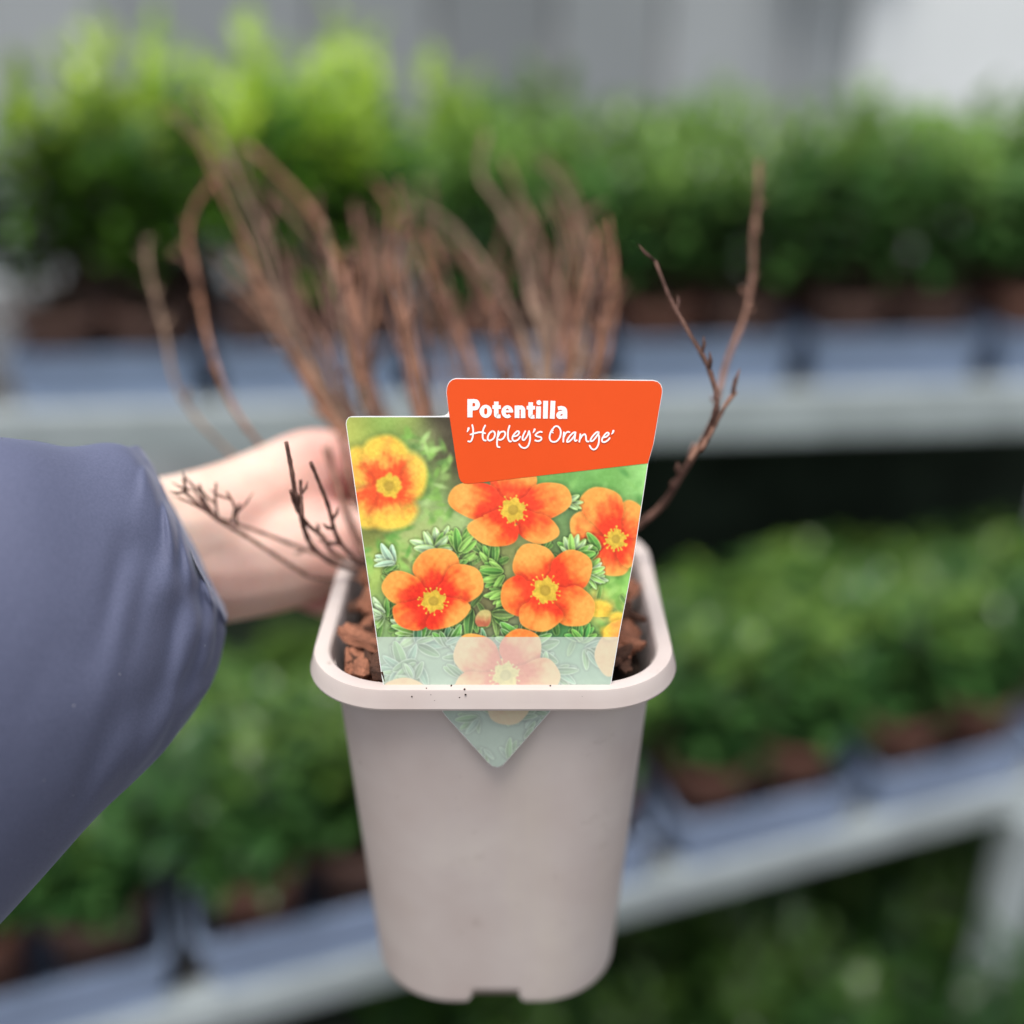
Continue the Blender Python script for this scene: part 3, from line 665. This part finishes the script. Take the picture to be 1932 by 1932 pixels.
letters = [
    [([(207, 65), (207, 465)], 112, A1, 0), ([(207, 108), (300, 108), (352, 128), (375, 188), (352, 248), (300, 268), (207, 268)], [86, 86, 98, 104, 98, 88, 88], A1, 0)],
    [(*ell(553, 333, 85, 108, (105, 73)), A1, 0, True)],
    [([(785, 120), (785, 390), (800, 430), (835, 442), (878, 438)], [100, 100, 96, 84, 76], A1, 0), ([(700, 240), (885, 240)], 80, A1, 0)],
    [(*ell(1027, 343, 83, 105, (96, 72), 360, 45, 17), A1, 0), ([(975, 335), (1150, 335)], 50, A1, 0)],
    [([(1240, 205), (1240, 480)], 105, A1, 0), ([(1245, 300), (1285, 258), (1335, 250), (1368, 285), (1372, 350), (1372, 480)], [70, 80, 90, 98, 100, 100], A1, 0)],
    [([(1540, 135), (1535, 400), (1548, 440), (1580, 453), (1622, 449)], [100, 100, 96, 84, 76], A1, 0), ([(1450, 255), (1635, 255)], 80, A1, 0)],
    [([(1713, 225), (1707, 490)], 105, A1, 0), (*ell(1720, 142, 27, 27, (54, 54)), A1, 0, True)],
    [([(1868, 103), (1860, 493)], 105, A1, 0)],
    [([(245, 103), (228, 495)], 105, A2, 0)],
    [([(352, 270), (430, 258), (490, 285), (505, 350), (503, 495)], [84, 84, 96, 104, 106], A2, 0), ([(500, 345), (440, 352), (385, 375), (362, 415), (380, 455), (435, 462), (500, 430)], [60, 70, 84, 92, 84, 70, 60], A2, 0)],
]
for strokes in letters:
    V, F = join([stroke(s[0], s[1], s[2], bool(s[3]), len(s) > 4) for s in strokes]); o = mesh_obj('bold_letter', V, F, M['ink'], None, False); keep(o, label)
wS = 37
script = [
    [([(178, 705), (165, 745), (145, 785)], [48, 38, 16], A1)],
    [([(258, 635), (278, 740), (270, 880), (240, 970), (205, 997), (170, 990)], wS, A1), ([(540, 645), (497, 740), (486, 880), (500, 945), (530, 972), (555, 970)], wS, A1), ([(220, 842), (330, 810), (440, 790), (540, 815)], wS, A1)],
    [([(700, 762), (745, 790), (755, 850), (720, 930), (650, 972), (605, 955), (600, 890), (640, 810), (700, 765)], wS, A1)],
    [([(832, 770), (812, 900), (800, 1040), (815, 1105), (858, 1120)], wS, A1), ([(822, 890), (870, 800), (940, 775), (978, 800), (975, 860), (930, 930), (870, 960), (838, 950)], wS, A1)],
    [([(1075, 650), (1045, 760), (1040, 880), (1055, 960), (1080, 993), (1108, 990)], wS, A1)],
    [([(1150, 882), (1230, 870), (1280, 820), (1280, 778), (1240, 772), (1180, 830), (1140, 900), (1150, 965), (1200, 983), (1265, 950), (1308, 890)], wS, A1)],
    [([(1420, 768), (1375, 860), (1360, 930), (1375, 965), (1410, 950), (1470, 860), (1500, 775)], wS, A1), ([(1503, 768), (1525, 860), (1520, 980), (1480, 1090), (1420, 1135), (1350, 1125), (1305, 1085), (1288, 1055)], wS, A1)],
    [([(1625, 730), (1610, 770), (1588, 805)], [46, 38, 16], A1)],
    [([(1785, 788), (1740, 782), (1670, 820), (1645, 858), (1690, 885), (1760, 902), (1775, 940), (1740, 975), (1680, 985), (1640, 968)], wS, A1)],
    [([(250, 705), (290, 665), (345, 662), (395, 710), (415, 790), (395, 900), (330, 985), (255, 1003), (195, 975), (170, 900), (190, 800), (232, 722)], wS, A2), ([(248, 745), (215, 778), (245, 805)], 26, A2)],
    [([(485, 795), (475, 900), (470, 1000)], wS, A2), ([(480, 900), (520, 818), (570, 783), (605, 790)], wS, A2)],
    [([(735, 793), (690, 802), (610, 880), (555, 970), (562, 1005), (620, 980), (700, 890), (738, 805)], wS, A2), ([(738, 800), (725, 900), (718, 958), (740, 982), (766, 968)], wS, A2)],
    [([(845, 835), (835, 920), (822, 1000)], wS, A2), ([(832, 950), (890, 862), (942, 836), (965, 880), (970, 950), (990, 992), (1025, 995)], wS, A2)],
    [([(1248, 792), (1200, 792), (1120, 870), (1070, 950), (1078, 988), (1130, 968), (1200, 880), (1248, 805)], wS, A2), ([(1240, 845), (1255, 900), (1245, 1030), (1210, 1120), (1150, 1170), (1090, 1150), (1048, 1085)], wS, A2)],
    [([(1330, 912), (1410, 890), (1465, 840), (1460, 806), (1420, 806), (1360, 870), (1320, 950), (1330, 998), (1380, 1005), (1445, 970), (1487, 920)], wS, A2)],
    [([(1568, 762), (1555, 798), (1530, 835)], [46, 38, 16], A2)],
]
for strokes in script:
    V, F = join([stroke(*s) for s in strokes]); o = mesh_obj('script_letter', V, F, M['ink'], None, False); keep(o, label)

# ------------------------------------------------------------------ the bare shrub growing in the pot
plant = empty('bare_shrub', (0, .01, RIM_Z - .018))
tag(plant, 'leafless shrub with thin reddish brown twigs growing in the square pot', 'shrub')
def strands(pts, d0, d1, r0, r1, buds=4):
    """a stem that forks low into a few thin wands"""
    main = twig(pts, d0, d1, r0 * .60, r1 * .75, random.choice(['twig', 'twig2', 'twig3']), buds)
    for k in range(3):
        n_ = len(pts); cut = random.choice([0, 0, 1, 1, 2]); q = []; ju, jv = random.uniform(-52, 52), random.uniform(-20, 60)
        for i in range(cut, n_):
            f = (1 - i / (n_ - 1)) ** .8; q.append((pts[i][0] + ju * f + random.uniform(-9, 9) * f, pts[i][1] + jv * f + random.uniform(-6, 6) * f))
        twig(q, d0 - cut * .008 + random.uniform(-.012, .012), d1, r0 * .40, r1 * .5, random.choice(['twig', 'twig2', 'twig3', 'twigd']), random.randrange(3, 7), parent=main, name='wand')
def twig(pts, d0, d1, r0, r1, mat='twig', buds=4, parent=None, name='stem', dmid=None):
    """pts from tip to base; d0 depth at tip, d1 at base"""
    n_ = len(pts); d0 += .075 if d0 > .455 else 0
    if d0 > .455: pts = [(u + random.uniform(-7, 7), v + random.uniform(-5, 5)) for u, v in pts]
    ds = np.linspace(d0, d1, n_) if dmid is None else np.interp(np.linspace(0, 1, n_), [0, .5, 1], [d0, dmid, d1])
    P = catmull([at(u, v, d) for (u, v), d in zip(pts, ds)], 6)
    rr = np.linspace(r1, r0, len(P)); V, F = tube(P, rr, 8, .12)
    o = mesh_obj(name, V, F, M[mat]); keep(o, plant if parent is None else parent)
    parts = []
    for k in range(buds):
        i = random.randrange(0, max(1, int(len(P) * .8))); p = Vector(P[i]); d = Vector(P[max(0, i - 1)]) - Vector(P[min(len(P) - 1, i + 1)]); d.normalize()
        sd_ = d.cross(Vector((random.uniform(-1, 1), random.uniform(-1, 1), random.uniform(-1, 1)))).normalized()
        L = random.uniform(.004, .010); q = p + (d * .8 + sd_ * .55) * L
        parts.append(tube([p, p * .5 + q * .5 + sd_ * .0006, q], [rr[i] * .75, rr[i] * .9, rr[i] * .15], 6, .1))
    if parts:
        V, F = join(parts); b = mesh_obj('bud_spurs', V, F, M[mat]); b['kind'] = 'stuff'; keep(b, o)
    return o
BASE = [(760, 960), (880, 1060)]
r0, r1 = .0023, .0012
strands([(365, 170), (400, 225), (430, 290), (455, 350), (498, 450), (530, 560), (585, 680), (640, 790), (760, 940), (900, 1060)], .50, .395, r0, r1)
strands([(470, 275), (530, 325), (580, 390), (620, 450), (648, 530), (665, 620), (690, 740), (760, 900), (890, 1060)], .49, .39, r0 * 1.2, r1 * 1.4, buds=7)
twig([(415, 325), (378, 380), (360, 450), (368, 540), (390, 650), (455, 790), (600, 940), (850, 1060)], .47, .39, r0 * .42, r1 * .8, 'twig3', 8)
twig([(282, 445), (288, 520), (304, 620), (345, 740), (450, 870), (620, 980), (850, 1070)], .46, .39, r0 * .36, r1 * .8, 'twig2', 8)
strands([(440, 470), (480, 520), (520, 572), (557, 640), (600, 730), (680, 860), (870, 1050)], .48, .39, r0, r1 * 1.2)
strands([(672, 395), (682, 450), (690, 520), (684, 600), (690, 720), (760, 900), (880, 1060)], .48, .395, r0 * 1.1, r1 * 1.4, buds=6)
strands([(720, 350), (742, 400), (732, 470), (748, 540), (762, 640), (800, 800), (890, 1060)], .49, .395, r0, r1)
strands([(780, 440), (812, 505), (842, 575), (872, 645), (895, 730), (910, 900), (915, 1060)], .48, .40, r0, r1 * 1.2)
strands([(785, 393), (832, 412), (882, 455), (922, 512), (962, 592), (1000, 665), (1010, 800), (960, 1050)], .50, .40, r0 * 1.1, r1 * 1.2)
strands([(915, 255), (912, 325), (950, 400), (985, 480), (1003, 560), (1020, 650), (1020, 800), (960, 1050)], .50, .40, r0 * 1.15, r1 * 1.2, buds=6)
strands([(1015, 300), (1058, 340), (1090, 420), (1108, 500), (1100, 600), (1085, 720), (1040, 880), (980, 1060)], .51, .40, r0, r1)
strands([(955, 300), (1000, 400), (1040, 500), (1062, 600), (1070, 720), (1030, 880), (970, 1060)], .505, .40, r0, r1)
strands([(1135, 440), (1162, 540), (1150, 620), (1125, 720), (1060, 880), (980, 1060)], .49, .40, r0, r1 * 1.2)
strands([(1040, 380), (1060, 470), (1050, 560), (1040, 660), (1030, 800), (970, 1050)], .49, .40, r0, r1)
strands([(880, 470), (900, 560), (930, 640), (960, 730), (960, 880), (940, 1060)], .485, .40, r0, r1)
strands([(640, 560), (660, 640), (690, 740), (770, 900), (880, 1060)], .475, .395, r0, r1)
strands([(545, 480), (570, 560), (610, 660), (660, 780), (770, 930), (890, 1060)], .47, .39, r0, r1)
strands([(1110, 520), (1080, 620), (1060, 720), (1020, 880), (970, 1060)], .48, .40, r0, r1)
rs = np.random.default_rng(31)
for u0_, v0_, u1_, v1_ in [(455, 350, 400, 300), (498, 450, 520, 360), (620, 450, 600, 370), (648, 530, 700, 440), (520, 572, 470, 560), (557, 640, 610, 520), (690, 560, 730, 500), (748, 540, 780, 470), (842, 575, 800, 520),
                           (922, 512, 960, 420), (962, 592, 930, 500), (985, 480, 1030, 400), (1003, 560, 960, 480), (1090, 420, 1130, 380), (1062, 600, 1010, 520), (1150, 620, 1185, 540), (1100, 600, 1140, 520), (372, 540, 330, 470), (895, 730, 850, 610), (872, 645, 910, 560),
                           (1020, 650, 1075, 560), (665, 620, 620, 560), (690, 720, 745, 610), (600, 730, 560, 640)]:
    mu, mv = (u0_ + u1_) / 2 + rs.uniform(-14, 14), (v0_ + v1_) / 2 + rs.uniform(-5, 14)
    twig([(u1_, v1_), (mu, mv), (u0_, v0_)], .47, .47 + rs.uniform(-.02, .03), .0009, .0006, buds=3, name='side_shoot')
for k in range(20):
    u0_ = rs.uniform(440, 1175); v0_ = 300 + 190 * rs.random() + 60 * abs(u0_ - 800) / 380; ub = 880 + (u0_ - 800) * .35 + rs.uniform(-60, 60)
    q = [(u0_ + (ub - u0_) * t ** 1.5 + rs.uniform(-16, 16) * (1 - t), v0_ + (1060 - v0_) * t + rs.uniform(-10, 10)) for t in np.linspace(0, 1, 8)]
    twig(q, rs.uniform(.42, .52), .395, .0013, .0005, ['twig', 'twig2', 'twig3', 'twigd'][k % 4], 6)
# arching shoots on the right
right = twig([(1236, 492), (1264, 562), (1302, 632), (1328, 675), (1346, 722), (1352, 768), (1328, 828), (1284, 898), (1240, 962), (1140, 1030), (1010, 1070)], .345, .40, .0013, .0005, 'twigd', 7, dmid=.345)
twig([(1432, 305), (1430, 380), (1421, 450), (1420, 520), (1404, 600), (1372, 680), (1356, 745), (1342, 800), (1300, 870)], .45, .352, .0009, .0011, buds=6, parent=right, name='side_shoot')
twig([(1388, 738), (1368, 765), (1350, 800), (1322, 850)], .352, .350, .0008, .0007, buds=2, parent=right, name='side_shoot')
# short twigs on the left in front of the hand
tw = 'twigd'
twig([(540, 834), (550, 887), (558, 936), (569, 974), (576, 1004), (594, 1036), (640, 1066), (760, 1090)], .330, .385, .0009, .0007, tw, 2, dmid=.345)
twig([(549, 926), (555, 947), (568, 973), (585, 994), (609, 1013), (640, 1050), (760, 1090)], .334, .385, .0008, .0006, tw, 1, dmid=.350)
twig([(586, 872), (603, 913), (620, 957), (633, 1006), (652, 1036), (690, 1068), (780, 1090)], .335, .385, .0008, .0006, tw, 3, dmid=.352)
twig([(567, 905), (568, 940), (571, 978)], .336, .338, .0006, .0005, tw, 1)
dl = twig([(345, 925), (370, 947), (412, 981), (455, 1006), (508, 1040), (561, 1074), (600, 1090), (700, 1092)], .352, .385, .0008, .0005, tw, 3)
dr = twig([(376, 915), (386, 945), (410, 976), (442, 987), (497, 1006), (561, 1031), (608, 1048), (700, 1085)], .354, .385, .0007, .0005, tw, 2)
for pts in ([(408, 911), (406, 940), (410, 976)], [(428, 928), (443, 957), (437, 982)], [(352, 945), (385, 962), (418, 984)], [(366, 925), (388, 955), (420, 985)], [(452, 950), (446, 972), (448, 992)]):
    twig(pts, .354, .358, .0005, .0004, tw, 1, parent=dr, name='side_shoot')
twig([(612, 845), (632, 900), (648, 950), (668, 1000), (700, 1060)], .40, .385, .0013, .0009, 'twig', 2)
twig([(648, 820), (660, 900), (690, 1000), (740, 1080)], .41, .39, .0014, .001, 'twig', 2)

# ------------------------------------------------------------------ person: hand and jacket sleeve
person = empty('person', at(430, 1050, .40))
tag(person, 'bare hand in a slate blue jacket sleeve gripping the far left rim of the pot', 'person')
def cone_chain(pts):
    """rounded tapering limb through (u, v, depth, radius) stations"""
    P = catmull([(*at(u, v, d), rr) for u, v, d, rr in pts], 5); out_ = []
    for i in range(len(P)):
        p = P[i]; c = Vector(p[:3]); rr = p[3]
        nseg, nr = 12, 7; V = []; F = []
        for a in range(nr + 1):
            ph = math.pi * a / nr
            for b in range(nseg):
                th = 2 * math.pi * b / nseg; V.append(c + Vector((math.sin(ph) * math.cos(th), math.sin(ph) * math.sin(th), math.cos(ph))) * rr)
        for a in range(nr):
            for b in range(nseg):
                F.append((a * nseg + b, (a + 1) * nseg + b, (a + 1) * nseg + (b + 1) % nseg, a * nseg + (b + 1) % nseg))
        out_.append((V, F))
    return out_
limb = []
limb += cone_chain([(250, 1040, .378, .024), (340, 1020, .385, .023), (440, 985, .40, .022), (520, 935, .412, .019), (590, 886, .42, .0155), (640, 880, .425, .012)])
limb += cone_chain([(250, 1075, .378, .024), (340, 1062, .385, .023), (440, 1058, .395, .0215), (540, 1045, .402, .020), (600, 1030, .404, .0165), (655, 1016, .405, .0135), (720, 1030, .408, .0115), (775, 1062, .41, .0100), (800, 1082, .408, .0085)])
limb += cone_chain([(340, 1040, .39, .022), (450, 1022, .405, .022), (540, 985, .415, .021), (590, 955, .432, .016)])
limb += cone_chain([(400, 1085, .395, .0165), (480, 1085, .405, .0155), (560, 1080, .42, .0135), (610, 1085, .43, .0125)])
limb += cone_chain([(590, 886, .42, .0150), (650, 884, .428, .0105), (705, 905, .430, .0095), (760, 962, .428, .0088), (790, 1015, .424, .0080)])
limb += cone_chain([(585, 930, .428, .0140), (650, 960, .440, .0105), (710, 1010, .446, .0095), (770, 1075, .446, .0088)])
limb += cone_chain([(580, 990, .432, .0140), (650, 1040, .446, .0105), (710, 1080, .452, .0095), (780, 1120, .450, .0085)])
limb += cone_chain([(560, 1075, .428, .0130), (610, 1110, .440, .0110), (670, 1130, .448, .0095), (740, 1150, .450, .0085)])
V, F = join(limb)
hm = bpy.data.meshes.new('hand'); hm.from_pydata([tuple(v) for v in V], [], F)
ho = bpy.data.objects.new('hand', hm); col.objects.link(ho)
rm = ho.modifiers.new('r', 'REMESH'); rm.mode = 'VOXEL'; rm.voxel_size = .0016
sm_ = ho.modifiers.new('s', 'SMOOTH'); sm_.factor = .5; sm_.iterations = 6
bpy.context.view_layer.update(); dg = bpy.context.evaluated_depsgraph_get()
fm = bpy.data.meshes.new_from_object(ho.evaluated_get(dg)); fm.name = 'hand'
ho.modifiers.clear(); ho.data = fm; fm.materials.clear(); fm.materials.append(M['skin']); fm.polygons.foreach_set('use_smooth', [True] * len(fm.polygons))
co = np.zeros(len(fm.vertices) * 3); fm.vertices.foreach_get('co', co); co = co.reshape(-1, 3)
fl = np.zeros(len(co))  # pink flush patches, plus dark red painted where skin is shaded under the rim
for (u, v, d, s, k) in ((605, 850, .41, .012, .45), (670, 920, .42, .016, .95), (680, 1010, .395, .014, .40), (570, 1130, .42, .018, 1.0), (700, 1000, .44, .03, .8), (500, 930, .39, .012, .20), (480, 1000, .38, .016, .28), (450, 1090, .375, .014, .35), (560, 1040, .385, .016, .30), (640, 1050, .39, .014, .45), (620, 960, .40, .010, .55)):
    c = np.array(at(u, v, d)); fl = np.maximum(fl, min(1.0, k * 1.15) * np.exp(-((co - c) ** 2).sum(1) / (2 * s * s)))
a_ = fm.attributes.new('flush_and_shade', 'FLOAT', 'POINT'); a_.data.foreach_set('value', fl.astype(np.float32))
keep(ho, person)

# sleeve: rings between the upper and lower silhouette stations
st = [((318, 940), (420, 1140), .372), ((300, 905), (426, 1165), .364), ((288, 876), (424, 1205), .358), ((270, 855), (402, 1285), .350), ((235, 847), (345, 1358), .343), ((180, 840), (270, 1455), .336), ((120, 835), (170, 1562), .330), ((40, 834), (60, 1672), .322), ((-80, 838), (-80, 1810), .312), ((-260, 850), (-300, 2020), .298), ((-450, 880), (-520, 2250), .285)]
tops = catmull([at(*t, d) for t, b, d in st], 9); bots = catmull([at(*b, d) for t, b, d in st], 9)
rings = []; nj = 120; K = len(tops)
for i, (t, b) in enumerate(zip(tops, bots)):
    t, b = Vector(t), Vector(b); c = (t + b) / 2; hv = (t - b) / 2; fr = i / (K - 1)
    view = (c - CAM).normalized(); nearv = -view; thick = .85 * hv.length / math.sqrt(1 + (hv.length / .07) ** 2)
    axis = (Vector(tops[min(i + 1, K - 1)]) + Vector(bots[min(i + 1, K - 1)]) - Vector(tops[max(i - 1, 0)]) - Vector(bots[max(i - 1, 0)])).normalized()
    ring = []
    for j in range(nj):
        a = 2 * math.pi * j / nj
        p = c + hv * math.cos(a) + nearv * thick * math.sin(a)
        outw = (hv.normalized() * math.cos(a) + nearv * math.sin(a)).normalized()
        # cloth: long diagonal folds near the cuff, fading up the arm, and slow billow
        fold = math.exp(-((fr - .14) / .16) ** 2)
        w1 = math.sin(a * 5 + fr * 26 + 1.2 * math.sin(a * 2)); w2 = math.sin(a * 9 - fr * 40 + 2); w3 = math.sin(fr * 17 + a * 2.2 + .6)
        for a0_, sl_, wd_, dp_, f1_ in ((.70, 1.5, .15, .0070, .72), (1.10, 1.2, .11, .0050, .55), (1.45, 1.5, .16, .0064, .80), (1.95, 1.0, .12, .0050, .60), (.35, 1.0, .11, .0040, .50), (2.4, .6, .13, .0045, .65)):
            dl_ = a - a0_ - sl_ * fr - .12 * math.sin(fr * 30 + a0_ * 5); env = min(1, i / 4) * max(0, 1 - fr / f1_)
            p += outw * .5 * dp_ * env * (-math.exp(-(dl_ / wd_) ** 2) + .7 * math.exp(-((dl_ - 1.7 * wd_) / (1.2 * wd_)) ** 2))
        p += outw * (min(1, i / 8) * .0030 * fold * w1 * max(0, .35 + w3) + .0010 * fold * w2 + .0014 * (1 - fold * .5) * w3)
        p += axis * (.0035 * math.sin(3 * a + .9) + .0018 * math.sin(7 * a)) * math.exp(-i / 5)
        if i < 6: p += -axis * (.004 * math.sin(a) * (1 - i / 6)) * (1 if math.sin(a) > 0 else 0)
        ring.append(p)
    rings.append(ring)
inner = []
for q, (k, sh) in enumerate(((.965, -.0008), (.93, .002), (.90, .010), (.88, .03))):
    c = sum(rings[0], Vector()) / nj; ax = (sum(rings[4], Vector()) / nj - c).normalized()
    inner.append([c + (p - c) * k + ax * sh for p in rings[0]])
V, F = loft(list(reversed(inner)) + rings)
so = mesh_obj('jacket_sleeve', V, F, M['fabric']); keep(so, person)
